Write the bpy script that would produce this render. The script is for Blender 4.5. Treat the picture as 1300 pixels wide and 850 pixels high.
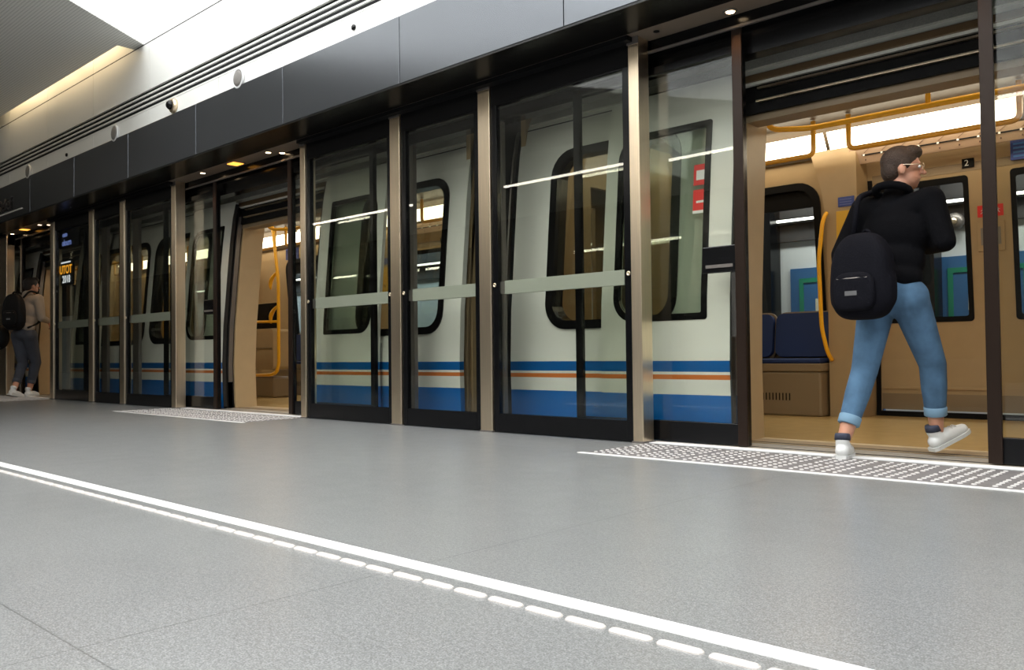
import bpy, bmesh, math, random
from mathutils import Vector, Matrix
from mathutils.geometry import tessellate_polygon
random.seed(7)
PI = math.pi
SC = bpy.context.scene
COL = SC.collection
for _o in list(bpy.data.objects): bpy.data.objects.remove(_o)

# ------------------------------------------------------------------ camera
YAW, PIT, ROL, FPX, CAMH = 0.750786, 0.022634, -0.011268, 1090.1, 0.58
cd = bpy.data.cameras.new('camera'); cam = bpy.data.objects.new('camera', cd); COL.objects.link(cam)
cd.sensor_width = 36; cd.lens = 36 * FPX / 1300; cd.clip_end = 200
_f = Vector((-math.sin(YAW) * math.cos(PIT), math.cos(YAW) * math.cos(PIT), math.sin(PIT)))
_r = Vector((math.cos(YAW), math.sin(YAW), 0)); _u = _r.cross(_f)
_r2 = _r * math.cos(ROL) + _u * math.sin(ROL); _u2 = -_r * math.sin(ROL) + _u * math.cos(ROL)
m = Matrix((_r2, _u2, -_f)).transposed().to_4x4(); m.translation = Vector((0, 0, CAMH))
cam.matrix_world = m
SC.camera = cam
# ------------------------------------------------------------------ light and exposure
SC.view_settings.view_transform = 'Standard'; SC.view_settings.look = 'None'
SC.view_settings.exposure = 0.0; SC.view_settings.gamma = 1.0; SC.view_settings.use_curve_mapping = False
SC.cycles.sample_clamp_indirect = 1.5; SC.cycles.sample_clamp_direct = 12; SC.cycles.blur_glossy = 1.0
SC.cycles.transparent_max_bounces = 40          # several glass sheets stand one behind another
W = bpy.data.worlds.new('world'); SC.world = W; W.use_nodes = True
W.node_tree.nodes['Background'].inputs[0].default_value = (1, 1, 1, 1)
W.node_tree.nodes['Background'].inputs[1].default_value = 0.9
def area(name, loc, sx, sy, power, color, target=None, spread=180):
    l = bpy.data.lights.new(name, 'AREA'); l.shape = 'RECTANGLE'; l.size = sx; l.size_y = sy
    l.energy = power; l.color = color; l.spread = math.radians(spread)
    o = bpy.data.objects.new(name, l); COL.objects.link(o); o.location = loc
    if target: o.rotation_euler = (Vector(target) - Vector(loc)).to_track_quat('-Z', 'Y').to_euler()
    return o
area('skylight_glow', (-2.6, 0.2, 7.35), 13, 7.2, 800, (1.0, 1.0, 0.985))

# ------------------------------------------------------------------ materials
def mat(name, col, rough=0.5, metal=0.0, emit=None, es=0.0, spec=0.5, noise=0.0, nscale=8.0, bump=0.0, bscale=60.0, stretch=None, coat=0.0):
    M = bpy.data.materials.new(name); M.use_nodes = True; N = M.node_tree.nodes; L = M.node_tree.links
    b = N['Principled BSDF']
    b.inputs['Base Color'].default_value = (*col, 1); b.inputs['Roughness'].default_value = rough
    b.inputs['Metallic'].default_value = metal; b.inputs['Specular IOR Level'].default_value = spec
    b.inputs['Coat Weight'].default_value = coat
    if emit: b.inputs['Emission Color'].default_value = (*emit, 1); b.inputs['Emission Strength'].default_value = es
    if noise or bump:
        tc = N.new('ShaderNodeTexCoord'); mp = N.new('ShaderNodeMapping'); L.new(tc.outputs['Object'], mp.inputs[0])
        if stretch: mp.inputs['Scale'].default_value = stretch
        if noise:
            n = N.new('ShaderNodeTexNoise'); n.inputs['Scale'].default_value = nscale; n.inputs['Detail'].default_value = 6
            L.new(mp.outputs[0], n.inputs[0])
            r = N.new('ShaderNodeMapRange'); r.inputs['From Min'].default_value = .3; r.inputs['From Max'].default_value = .7
            r.inputs['To Min'].default_value = 1 - noise; r.inputs['To Max'].default_value = 1 + noise
            L.new(n.outputs['Fac'], r.inputs[0])
            v = N.new('ShaderNodeVectorMath'); v.operation = 'SCALE'; v.inputs[0].default_value = col
            L.new(r.outputs[0], v.inputs['Scale']); L.new(v.outputs[0], b.inputs['Base Color'])
        if bump:
            n2 = N.new('ShaderNodeTexNoise'); n2.inputs['Scale'].default_value = bscale; n2.inputs['Detail'].default_value = 4
            L.new(mp.outputs[0], n2.inputs[0])
            bp = N.new('ShaderNodeBump'); bp.inputs['Strength'].default_value = bump; bp.inputs['Distance'].default_value = .01
            L.new(n2.outputs['Fac'], bp.inputs['Height']); L.new(bp.outputs[0], b.inputs['Normal'])
    return M
def glassmat(name, tint, refl=1.0, rough=0.0, haze=0.0):
    M = bpy.data.materials.new(name); M.use_nodes = True; N = M.node_tree.nodes; L = M.node_tree.links
    N.remove(N['Principled BSDF']); out = N['Material Output']
    t = N.new('ShaderNodeBsdfTransparent'); t.inputs[0].default_value = (*tint, 1)
    g = N.new('ShaderNodeBsdfGlossy'); g.inputs['Roughness'].default_value = rough
    fr = N.new('ShaderNodeFresnel'); ge = N.new('ShaderNodeNewGeometry'); ir = N.new('ShaderNodeMapRange')
    ir.inputs['To Min'].default_value = 1.5; ir.inputs['To Max'].default_value = 1 / 1.5     # same reflectance from either side of the thin pane
    L.new(ge.outputs['Backfacing'], ir.inputs[0]); L.new(ir.outputs[0], fr.inputs['IOR'])
    mu = N.new('ShaderNodeMath'); mu.operation = 'MULTIPLY'; mu.inputs[1].default_value = refl; mu.use_clamp = True
    L.new(fr.outputs[0], mu.inputs[0])
    mx = N.new('ShaderNodeMixShader'); L.new(mu.outputs[0], mx.inputs[0]); L.new(t.outputs[0], mx.inputs[1]); L.new(g.outputs[0], mx.inputs[2])
    L.new(mx.outputs[0], out.inputs[0])
    return M
def train_paint():
    M = mat('train_paint', (.74, .735, .68), .28, noise=.03, nscale=3, coat=.3); N = M.node_tree.nodes; L = M.node_tree.links; b = N['Principled BSDF']
    src = b.inputs['Base Color'].links[0].from_socket
    tc = N.new('ShaderNodeNewGeometry'); sp = N.new('ShaderNodeSeparateXYZ'); L.new(tc.outputs['Position'], sp.inputs[0])
    def band(lo, hi):
        a = N.new('ShaderNodeMath'); a.operation = 'GREATER_THAN'; a.inputs[1].default_value = lo; L.new(sp.outputs[2], a.inputs[0])
        c = N.new('ShaderNodeMath'); c.operation = 'LESS_THAN'; c.inputs[1].default_value = hi; L.new(sp.outputs[2], c.inputs[0])
        d = N.new('ShaderNodeMath'); d.operation = 'MULTIPLY'; L.new(a.outputs[0], d.inputs[0]); L.new(c.outputs[0], d.inputs[1]); return d.outputs[0]
    cur = src
    for lo, hi, c in ((.453, .525, (.003, .10, .34)), (.402, .434, (.60, .17, .04)), (-1, .302, (.002, .12, .42))):
        mx = N.new('ShaderNodeMix'); mx.data_type = 'RGBA'; L.new(band(lo, hi), mx.inputs[0]); L.new(cur, mx.inputs[6]); mx.inputs[7].default_value = (*c, 1)
        cur = mx.outputs[2]
    L.new(cur, b.inputs['Base Color'])
    return M
def floor_mat():
    M = bpy.data.materials.new('grey_stone_floor'); M.use_nodes = True; N = M.node_tree.nodes; L = M.node_tree.links; b = N['Principled BSDF']
    tc = N.new('ShaderNodeTexCoord'); P = tc.outputs['Object']
    def noise(sc, det, stretch=(1, 1, 1)):
        mp = N.new('ShaderNodeMapping'); mp.inputs['Scale'].default_value = stretch; L.new(P, mp.inputs[0])
        n = N.new('ShaderNodeTexNoise'); n.inputs['Scale'].default_value = sc; n.inputs['Detail'].default_value = det; L.new(mp.outputs[0], n.inputs[0]); return n.outputs['Fac']
    def rng(s, a, c, lo, hi):
        r = N.new('ShaderNodeMapRange'); r.inputs['From Min'].default_value = a; r.inputs['From Max'].default_value = c
        r.inputs['To Min'].default_value = lo; r.inputs['To Max'].default_value = hi; L.new(s, r.inputs[0]); return r.outputs[0]
    def mul(a, c):
        k = N.new('ShaderNodeMath'); k.operation = 'MULTIPLY'; L.new(a, k.inputs[0]); L.new(c, k.inputs[1]); return k.outputs[0]
    v = mul(rng(noise(1.1, 5), .3, .7, .95, 1.05), rng(noise(260, 2), .38, .62, .62, 1.36))
    v = mul(v, rng(noise(26, 6, (1, 2.4, 1)), .3, .7, .985, 1.015))
    v = mul(v, rng(noise(5.5, 5, (1, 3, 1)), .3, .7, .985, 1.015))
    v = mul(v, rng(noise(85, 2), .42, .58, .86, 1.12))
    sp = N.new('ShaderNodeSeparateXYZ'); L.new(P, sp.inputs[0])
    def joint(s, per, off, w):
        a = N.new('ShaderNodeMath'); a.operation = 'SUBTRACT'; L.new(s, a.inputs[0]); a.inputs[1].default_value = off - per / 2
        q = N.new('ShaderNodeMath'); q.operation = 'FLOORED_MODULO'; L.new(a.outputs[0], q.inputs[0]); q.inputs[1].default_value = per
        d = N.new('ShaderNodeMath'); d.operation = 'SUBTRACT'; L.new(q.outputs[0], d.inputs[0]); d.inputs[1].default_value = per / 2
        e = N.new('ShaderNodeMath'); e.operation = 'ABSOLUTE'; L.new(d.outputs[0], e.inputs[0])
        g = N.new('ShaderNodeMath'); g.operation = 'GREATER_THAN'; L.new(e.outputs[0], g.inputs[0]); g.inputs[1].default_value = w; return g.outputs[0]
    j = mul(joint(sp.outputs[0], 3.2, -1.83, .0022), joint(sp.outputs[1], 3.29, .67, .0022))
    v = mul(v, rng(j, 0, 1, .55, 1))
    sc = N.new('ShaderNodeVectorMath'); sc.operation = 'SCALE'; sc.inputs[0].default_value = (.186, .189, .188); L.new(v, sc.inputs['Scale'])
    L.new(sc.outputs[0], b.inputs['Base Color'])
    L.new(rng(noise(9, 5), .3, .7, .275, .31), b.inputs['Roughness'])
    b.inputs['Specular IOR Level'].default_value = .9
    return M
FLOOR = floor_mat()
PAINT = train_paint()
STEEL = mat('brushed_steel', (.84, .69, .50), .32, 1.0, noise=.08, nscale=5, stretch=(30, 30, .6))
STEELD = mat('dark_steel', (.20, .18, .165), .4, .6, noise=.06)
BRONZE = mat('bronze_anodised', (.022, .013, .009), .3, .3, spec=.3)
BLACK = mat('gloss_black', (.004, .004, .0045), .2, spec=.25)
BLACKM = mat('matt_black', (.005, .005, .0055), .6, spec=.15)
RUBBER = mat('rubber', (.012, .012, .013), .55, bump=.1)
FASC = mat('fascia_grey', (.138, .145, .158), .24, .85)
SOFF = mat('soffit_black', (.006, .0055, .005), .25, spec=.3)
SOFB = mat('soffit_bronze', (.16, .125, .095), .45)
WHITE = mat('white_panel', (.80, .80, .76), .3)
WHITEW = mat('white_wall', (.78, .78, .78), .6)
LINE = mat('white_line_paint', (.72, .71, .69), .5, noise=.03, nscale=20)
BARW = mat('guidance_white', (.56, .52, .49), .35, .1)
STUD = mat('stud_white', (.52, .50, .485), .45)
TACT = mat('tactile_base', (.15, .14, .14), .5, noise=.15, nscale=30)
SILL = mat('sill_metal', (.50, .46, .40), .4, .5, noise=.08)
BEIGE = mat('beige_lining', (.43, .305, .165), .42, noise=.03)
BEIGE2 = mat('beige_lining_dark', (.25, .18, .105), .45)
TFLOOR = mat('tan_train_floor', (.56, .38, .16), .22, noise=.05)
TCEIL = mat('train_ceiling', (.10, .075, .05), .5)
YEL = mat('yellow_rail', (1.0, .50, .015), .3)
AMB = mat('amber_rail', (.62, .30, .03), .3)
SEATB = mat('blue_seat', (.008, .03, .13), .6, bump=.2, bscale=200)
GREYP = mat('grey_plastic', (.22, .20, .18), .5)
BAR = mat('crossbar_grey', (.40, .41, .36), .35, .1)
LAMP = mat('lamp_diffuser', (1, 1, 1), .5, emit=(1, .87, .64), es=6.5)
LAMPH = mat('hall_tube', (1, 1, 1), .5, emit=(1, .93, .80), es=26)
SPOT = mat('spot_lens', (1, 1, 1), .5, emit=(1, .72, .42), es=9)
AMBL = mat('amber_beacon', (1, .5, .1), .5, emit=(1, .42, .06), es=2.0)
COVE = mat('cove_tube', (1, 1, 1), .5, emit=(1, .80, .50), es=4)
CEILM = mat('grey_ceiling', (.36, .36, .35), .75, noise=.05, nscale=180)
VENTD = mat('vent_dark', (.008, .007, .01), .7)
GLASS = glassmat('screen_glass', (.92, .93, .90), .92)
GLASST = glassmat('train_glass', (.80, .83, .79), 1.3)
GLASSF = glassmat('far_glass', (.86, .89, .88), 1.0)
RED = mat('sticker_red', (.70, .035, .03), .4)
WHITES = mat('sticker_white', (.80, .80, .78), .4)
YSIGN = mat('yellow_sign', (.72, .42, .03), .4)
BSIGN = mat('blue_sign', (.02, .05, .28), .4)
GREEN = mat('green_frame', (.01, .20, .12), .4)
PBLUE = mat('poster_blue', (.03, .12, .28), .4)
TILE = mat('far_wall_tile', (.62, .66, .66), .35)
DARKW = mat('dark_wall', (.035, .034, .034), .7)
GREYW = mat('grey_wall', (.05, .05, .052), .7)
PINKM = mat('line_map_ivory', (.62, .45, .33), .5)

# ------------------------------------------------------------------ helpers
ORG = {}
def ob(name, bm, material, parent=None, smooth=False, bevel=0.0, seg=2):
    if parent is not None:
        o0 = ORG[parent.name]
        bmesh.ops.translate(bm, verts=bm.verts, vec=-o0)
    else: o0 = Vector((0, 0, 0))
    bmesh.ops.recalc_face_normals(bm, faces=bm.faces)
    me = bpy.data.meshes.new(name); bm.to_mesh(me); bm.free()
    if isinstance(material, (list, tuple)):
        for q in material: me.materials.append(q)
    else: me.materials.append(material)
    o = bpy.data.objects.new(name, me); COL.objects.link(o)
    if parent is not None: o.parent = parent
    ORG[o.name] = o0
    if smooth:
        for p in me.polygons: p.use_smooth = True
    if bevel:
        b = o.modifiers.new('bevel', 'BEVEL'); b.width = bevel; b.segments = seg; b.limit_method = 'ANGLE'
    return o
def thing(name, label, cat, loc=(0, 0, 0), group=None):
    o = bpy.data.objects.new(name, None); COL.objects.link(o); o.location = loc; o.empty_display_size = .1
    o['label'] = label; o['category'] = cat
    if group: o['group'] = group
    ORG[o.name] = Vector(loc); return o
def tag(o, label, cat, group=None):
    o['label'] = label; o['category'] = cat
    if group: o['group'] = group
    return o
def single(name, bm, material, label, cat, loc, group=None, **k):
    """one-mesh thing with its origin at loc"""
    bmesh.ops.translate(bm, verts=bm.verts, vec=-Vector(loc))
    o = ob(name, bm, material, None, **k); o.location = loc; ORG[o.name] = Vector(loc)
    return tag(o, label, cat, group)
def struct(name, bm, material, **k):
    o = ob(name, bm, material, None, **k); o['kind'] = 'structure'; return o
def B(*boxes):
    bm = bmesh.new()
    for b in boxes: box(bm, *b)
    return bm
def box(bm, x0, x1, y0, y1, z0, z1):
    v = [bm.verts.new((x, y, z)) for x in (x0, x1) for y in (y0, y1) for z in (z0, z1)]
    for f in ((0, 1, 3, 2), (4, 6, 7, 5), (0, 4, 5, 1), (2, 3, 7, 6), (0, 2, 6, 4), (1, 5, 7, 3)): bm.faces.new([v[i] for i in f])
def frame_rect(bm, x0, x1, z0, z1, y0, y1, l, r, t, b):
    box(bm, x0, x0 + l, y0, y1, z0, z1); box(bm, x1 - r, x1, y0, y1, z0, z1)
    box(bm, x0 + l, x1 - r, y0, y1, z1 - t, z1); box(bm, x0 + l, x1 - r, y0, y1, z0, z0 + b)
def tube(bm, pts, r, seg=10, closed=False):
    pts = [Vector(p) for p in pts]; n = len(pts); rings = []
    prev = None
    for i, p in enumerate(pts):
        if closed: t = (pts[(i + 1) % n] - pts[i - 1]).normalized()
        else: t = (pts[min(i + 1, n - 1)] - pts[max(i - 1, 0)]).normalized()
        if prev is None:
            a = Vector((0, 0, 1)) if abs(t.z) < .9 else Vector((1, 0, 0)); u = t.cross(a).normalized()
        else: u = (prev - t * prev.dot(t)).normalized()
        prev = u; w = t.cross(u)
        rr = r[i] if isinstance(r, (list, tuple)) else r
        rings.append([bm.verts.new(p + (u * math.cos(2 * PI * k / seg) + w * math.sin(2 * PI * k / seg)) * rr) for k in range(seg)])
    m_ = n if closed else n - 1
    for i in range(m_):
        a, c = rings[i], rings[(i + 1) % n]
        for k in range(seg): bm.faces.new((a[k], a[(k + 1) % seg], c[(k + 1) % seg], c[k]))
    if not closed: bm.faces.new(rings[0][::-1]); bm.faces.new(rings[-1])
def arc(p0, p1, p2, n=6):
    p0, p1, p2 = Vector(p0), Vector(p1), Vector(p2)
    return [(1 - t) ** 2 * p0 + 2 * t * (1 - t) * p1 + t * t * p2 for t in [i / n for i in range(n + 1)]]
def roundpath(pts, rad, n=5):
    pts = [Vector(p) for p in pts]; out = [pts[0]]
    for i in range(1, len(pts) - 1):
        a = pts[i] + (pts[i - 1] - pts[i]).normalized() * rad; c = pts[i] + (pts[i + 1] - pts[i]).normalized() * rad
        out += arc(a, pts[i], c, n)
    return out + [pts[-1]]
def lathe(bm, center, prof, axis='z', seg=20):
    c = Vector(center); rings = []
    for r, h in prof:
        ring = []
        for k in range(seg):
            a = 2 * PI * k / seg; x, y = math.cos(a) * r, math.sin(a) * r
            ring.append(bm.verts.new(c + (Vector((x, y, h)) if axis == 'z' else Vector((x, h, y)) if axis == 'y' else Vector((h, x, y)))))
        rings.append(ring)
    for a, c2 in zip(rings, rings[1:]):
        for k in range(seg): bm.faces.new((a[k], a[(k + 1) % seg], c2[(k + 1) % seg], c2[k]))
    bm.faces.new(rings[0]); bm.faces.new(rings[-1][::-1])
def rrect(x0, x1, z0, z1, r, n=6):
    """rounded rectangle in x,z; r = radii (bl, br, tr, tl)"""
    if not isinstance(r, (tuple, list)): r = (r,) * 4
    out = []
    for (cx, cz, sx, sz, a0, rr) in ((x0, z0, 1, 1, PI, r[0]), (x1, z0, -1, 1, 1.5 * PI, r[1]), (x1, z1, -1, -1, 0, r[2]), (x0, z1, 1, -1, .5 * PI, r[3])):
        if rr <= 0.0001: out.append((cx, cz)); continue
        for i in range(n + 1):
            a = a0 + .5 * PI * i / n; out.append((cx + sx * rr + rr * math.cos(a), cz + sz * rr + rr * math.sin(a)))
    return out
PROF = [(-.6, 5.06), (.1, 5.005), (.5, 4.995), (.95, 5.012), (1.14, 5.03), (1.5, 5.06), (1.93, 5.10), (2.2, 5.135), (2.4, 5.18), (2.6, 5.29), (2.75, 5.5), (2.85, 5.85), (2.9, 6.45)]
def prof(z):
    for (a, ya), (c, yc) in zip(PROF, PROF[1:]):
        if z <= c: return ya + (yc - ya) * (z - a) / (c - a)
    return PROF[-1][1]
def sheet(bm, outer, holes, yoff, thick, far=False, flat=None):
    """a sheet following the train's side profile (or flat at y) with holes, given in x,z"""
    polys = [[Vector((x, z, 0)) for x, z in outer]] + [[Vector((x, z, 0)) for x, z in h] for h in holes]
    allp = [p for q in polys for p in q]
    b2 = bmesh.new(); vs = [b2.verts.new((p.x, 0, p.y)) for p in allp]
    for t in tessellate_polygon(polys):
        if len(set(t)) == 3:
            try: b2.faces.new([vs[i] for i in t])
            except ValueError: pass
    if flat is None:
        zs = [p.y for p in allp]
        for zc in (.1, .3, .5, .72, .95, 1.14, 1.3, 1.5, 1.7, 1.93, 2.07, 2.2, 2.3, 2.4, 2.5, 2.6, 2.68, 2.75, 2.8, 2.85, 2.88):
            if min(zs) < zc < max(zs):
                bmesh.ops.bisect_plane(b2, geom=b2.verts[:] + b2.edges[:] + b2.faces[:], plane_co=(0, 0, zc), plane_no=(0, 0, 1), dist=1e-5)
    def yy(z, d):
        if flat is not None: return flat + d
        return (12.95 - (prof(z) + yoff + d)) if far else prof(z) + yoff + d
    for v in b2.verts: v.co.y = yy(v.co.z, 0)
    back = {}
    for v in list(b2.verts): back[v] = b2.verts.new((v.co.x, yy(v.co.z, thick), v.co.z))
    fs = list(b2.faces); bound = [e for e in b2.edges if len(e.link_faces) == 1]
    for f in fs: b2.faces.new([back[v] for v in reversed(f.verts)])
    for e in bound:
        a, c = e.verts; b2.faces.new((a, c, back[c], back[a]))
    tmp = bpy.data.meshes.new('tmp'); b2.to_mesh(tmp); b2.free(); bm.from_mesh(tmp); bpy.data.meshes.remove(tmp)
def S(*a, **k):
    bm = bmesh.new(); sheet(bm, *a, **k); return bm
def rect(x0, x1, z0, z1): return [(x0, z0), (x1, z0), (x1, z1), (x0, z1)]
def textmesh(name, body, size, loc, rot, material, parent, extrude=.001, bold=False):
    cu = bpy.data.curves.new('t', 'FONT'); cu.body = body; cu.size = size; cu.extrude = extrude; cu.align_x = 'CENTER'; cu.align_y = 'CENTER'
    if bold: cu.offset = size * .02
    t = bpy.data.objects.new('t', cu); COL.objects.link(t); t.rotation_euler = rot; t.location = loc
    bpy.context.view_layer.update()
    dg = bpy.context.evaluated_depsgraph_get(); me = bpy.data.meshes.new_from_object(t.evaluated_get(dg))
    me.transform(t.matrix_world); bpy.data.objects.remove(t)
    bm = bmesh.new(); bm.from_mesh(me); bpy.data.meshes.remove(me)
    return ob(name, bm, material, parent)
def clone(o, loc=None, parent=None, dx=None):
    c = o.copy(); COL.objects.link(c)
    if parent is not None: c.parent = parent
    if loc is not None: c.location = loc
    ORG[c.name] = ORG.get(o.name, Vector((0, 0, 0))); return c

# ------------------------------------------------------------------ the hall: structure
# floor: platform up to the track edge
struct('floor', B((-40, 9, -7, 4.875, -.3, 0)), FLOOR)
struct('trim_1', B((-40, 9, 4.865, 4.885, -.3, .002)), SILL)
struct('floor_track', B((-40, 12, 4.875, 9.7, -1.0, -.9)), DARKW)
# upper wall over the doors, white panels with open joints and a louvre slot
WY = 4.19
XJ = [-14.02 + 1.55 * k for k in range(-12, 16)]
bm = bmesh.new()
for a in XJ:
    for z0, z1 in ((3.17, 3.30), (3.575, 4.085), (4.095, 5.4), (5.41, 7.4)):
        box(bm, a + .0035, a + 1.55 - .0035, WY, WY + .05, z0, z1)
    box(bm, a + .0035, a + 1.55 - .0035, WY + .0, WY + .05, 3.30, 3.34)
struct('wall_track', bm, WHITE)
struct('wall_track_backing', B((-33, 10, WY + .05, WY + .12, 3.17, 7.4)), VENTD)
louv = thing('wall_vent', 'long slotted air vent running along the white wall above the fascia', 'vent', (-8, WY, 3.34))
ob('slot_backing', B((-33, 10, WY + .045, WY + .049, 3.34, 3.575)), VENTD, louv)
for k in range(5):
    z = 3.342 + k * .0545
    bm = bmesh.new(); box(bm, -33, 10, WY - .002, WY + .016, z, z + .016); ob('slat', bm, WHITE, louv)
struct('trim_2', B((-33, 10, WY + .0, WY + .05, 4.083, 4.097)), VENTD)
# grey ceiling on the left, cut off along an oblique edge; skylight void beyond
bm = bmesh.new()
CE = [(-40, 4.0), (-9.75, 4.0), (-9.75, 4.19), (-9.52, 4.19), (-9.52 + .68 * 11, 4.19 - 1.03 * 11), (-40, 4.19 - 1.03 * 11)]
lo = [bm.verts.new((x, y, 4.10)) for x, y in CE]; hi = [bm.verts.new((x, y, 4.115)) for x, y in CE]
bm.faces.new(lo); bm.faces.new(hi[::-1])
for i in range(len(CE)):
    j = (i + 1) % len(CE); bm.faces.new((lo[i], lo[j], hi[j], hi[i]))
def ceil_mat():
    M = mat('perforated_ceiling', (.40, .40, .385), .7); N = M.node_tree.nodes; L = M.node_tree.links; b = N['Principled BSDF']
    tc = N.new('ShaderNodeTexCoord'); v = N.new('ShaderNodeTexVoronoi'); v.inputs['Scale'].default_value = 30; v.inputs['Randomness'].default_value = 0
    L.new(tc.outputs['Object'], v.inputs[0]); r = N.new('ShaderNodeMapRange'); r.inputs['From Min'].default_value = .2; r.inputs['From Max'].default_value = .32
    r.inputs['To Min'].default_value = .55; r.inputs['To Max'].default_value = 1; L.new(v.outputs['Distance'], r.inputs[0])
    s = N.new('ShaderNodeVectorMath'); s.operation = 'SCALE'; s.inputs[0].default_value = (.78, .78, .75); L.new(r.outputs[0], s.inputs['Scale']); L.new(s.outputs[0], b.inputs['Base Color'])
    return M
struct('ceiling', bm, ceil_mat())
# the shaft of the skylight: white sides and a top of daylight glazing
struct('wall_skylight', B((-9.8, -9.7, -7, 4.19, 4.118, 7.4), (9.0, 9.1, -7, 4.19, 3.2, 7.4), (-9.8, 9.1, -7.1, -7.0, 4.24, 7.4)), WHITEW)
SKY = mat('skylight_glazing', (.9, .9, .9), .5, emit=(.93, .97, 1), es=2.2)
struct('ceiling_skylight', B((-9.8, 9.1, -7, 4.19, 7.4, 7.5)), SKY)
struct('wall_opposite', B((-40, 9.1, -7.1, -7.0, 0, 4.24)), GREYW)
struct('wall_left', B((-40.1, -40, -7, 4.2, 0, 4.3)), GREYW)
struct('wall_right', B((9.0, 9.1, -7, 4.19, 0, 3.2)), GREYW)
# ceiling slot cove with warm lamps
struct('trim_3', B((-40, -9.8, 3.9, 4.19, 4.62, 4.66), (-40, -9.8, 3.86, 3.9, 4.12, 4.66)), WHITEW)
for i, (a, c) in enumerate(((-11.75, -9.95), (-14.0, -12.15))):
    t = thing('cove_lamp', ('warm lamp in the ceiling slot nearest the skylight corner', 'warm lamp in the ceiling slot, farther left of the dark gap')[i], 'lamp', ((a + c) / 2, 3.95, 4.45), 'cove lamps in the ceiling slot')
    bm = bmesh.new(); tube(bm, [(a, 3.97, 4.42), (c, 3.97, 4.42)], .018); ob('tube', bm, COVE, t)
    ob('batten', B((a - .02, c + .02, 3.91, 4.0, 4.44, 4.50)), WHITEW, t)
area('cove_glow', (-11.0, 4.08, 4.50), 2.0, .12, 7, (1, .74, .42), (-11.0, 4.16, 3.0))
area('cove_glow_2', (-13.1, 4.08, 4.50), 1.8, .12, 6, (1, .74, .42), (-13.1, 4.16, 3.0))
# far side of the track
struct('wall_far', B((-40, 12, 9.6, 9.7, -1, 1.86)), TILE)
struct('wall_far_upper', B((-40, 12, 9.55, 9.7, 1.86, 3.3)), DARKW)
struct('ceiling_track', B((-40, 12, 4.95, 9.7, 3.2, 3.3)), DARKW)
struct('wall_track_end', B((-40, -39.9, 4.9, 9.7, -1, 3.3), (11.9, 12, 4.9, 9.7, -1, 3.3)), DARKW)

# hall tube lamps, hung behind the camera, mirrored in the glass
for (a, c, lab) in ((-9.9, 2.2, 'long slim tube lamp hanging over the platform near the camera'), (-20, -12.3, 'long slim tube lamp hanging over the platform farther left')):
    t = thing('linear_lamp', lab, 'lamp', ((a + c) / 2, -1.2, 3.4))
    ob('housing', B((a, c, -1.23, -1.17, 3.415, 3.47)), WHITEW, t); ob('diffuser', B((a, c, -1.225, -1.175, 3.385, 3.414)), LAMPH, t)
    for x in (a + .6, c - .6):
        bm = bmesh.new(); tube(bm, [(x, -1.2, 3.47), (x, -1.2, 4.1 if a < -12 else 7.4)], .004, 6); ob('wire', bm, STEELD, t)
# illuminated advert behind the camera (mirrored faintly in the train paint)
t = thing('advert_panel', 'lit white advert panel with red letters on the opposite wall', 'sign', (-7.5, -6.98, 1.5))
ob('panel', B((-9.0, -6.0, -6.99, -6.94, .9, 2.5)), mat('advert_face', (.8, .8, .8), .4, emit=(1, 1, 1), es=.5), t)
textmesh('lettering', 'KIABI', .8, (-7.5, -6.935, 1.7), (PI / 2, 0, PI), RED, t)

# ------------------------------------------------------------------ fascia and header
t = thing('fascia', 'dark grey metal fascia beam running above the platform screen doors', 'beam', (-8, WY, 2.64))
XF = [-5.03 + 1.615 * k for k in range(-14, 9)]
for a in XF:
    ob('panel', B((a + .003, a + 1.612, WY - .02, WY + .04, 2.645, 3.165)), FASC, t, bevel=.004)
ob('backing', B((XF[0], XF[-1] + 1.6, WY + .04, WY + .1, 2.66, 3.16)), BLACKM, t)
ob('underside', B((XF[0], XF[-1] + 1.6, WY - .018, 4.53, 2.63, 2.644)), SOFF, t)['label'] = 'glossy black underside strip'
bm = bmesh.new(); box(bm, -15.6, -13.42, WY - .034, WY - .02, 2.735, 2.752)
ob('underline', bm, mat('sign_underline', (.75, .74, .72), .4), t)['label'] = 'thin pale line under the dark lettering'
textmesh('lettering', 'Relief', .26, (-14.15, WY - .03, 2.87), (PI / 2, 0, 0), mat('dark_letters', (.05, .045, .045), .3), t, .006)['label'] = 'dark grey lettering'
# posts
POSTS = [(-3.19, .08, 1), (-4.565, .125, 0), (-5.625, .13, 0), (-7.0, .085, 1), (-9.66, .11, 1), (-11.08, .14, 0), (-12.08, .15, 0), (-13.53, .14, 1), (-15.55, .14, 1), (-.62, .08, 1), (.76, .125, 0)]
# header box over the doors (black), with ledge and louvre
h = thing('screen_header', 'black header box running above the glass screens', 'beam', (-8, 4.7, 2.6))
ob('box', B((-33, 10, 4.812, 4.93, 2.40, 2.66), (-33, 10, 4.74, 4.812, 2.57, 2.66), (-33, 10, 4.93, 4.98, 2.52, 3.2)), BLACK, h)
ob('soffit', B((-33, 10, 4.53, 4.735, 2.632, 2.66)), SOFB, h)['label'] = 'bronze coloured soffit over the doorways'
ob('light_rail', B((-33, 10, 4.715, 4.735, 2.545, 2.56)), STEELD, h)
def span(x0, x1):
    ob('ledge', B((x0, x1, 4.535, 4.615, 2.60, 2.63)), BLACKM, h)
    ob('louvre', B((x0, x1, 4.635, 4.65, 2.535, 2.55), (x0, x1, 4.625, 4.64, 2.485, 2.495)), STEELD, h)
    ob('closer', B((x0, x1, 4.62, 4.735, 2.46, 2.632)), BLACKM, h)
for a, c in ((-7.0, -3.19), (-13.53, -9.66), (-.62, 8), (-22, -15.55)): span(a, c)
struct('wall_track_light_block', B((-33, 10, WY + .12, 4.95, 3.165, 3.2)), BLACKM)  # unseen lid over the header, added to block light

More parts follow.
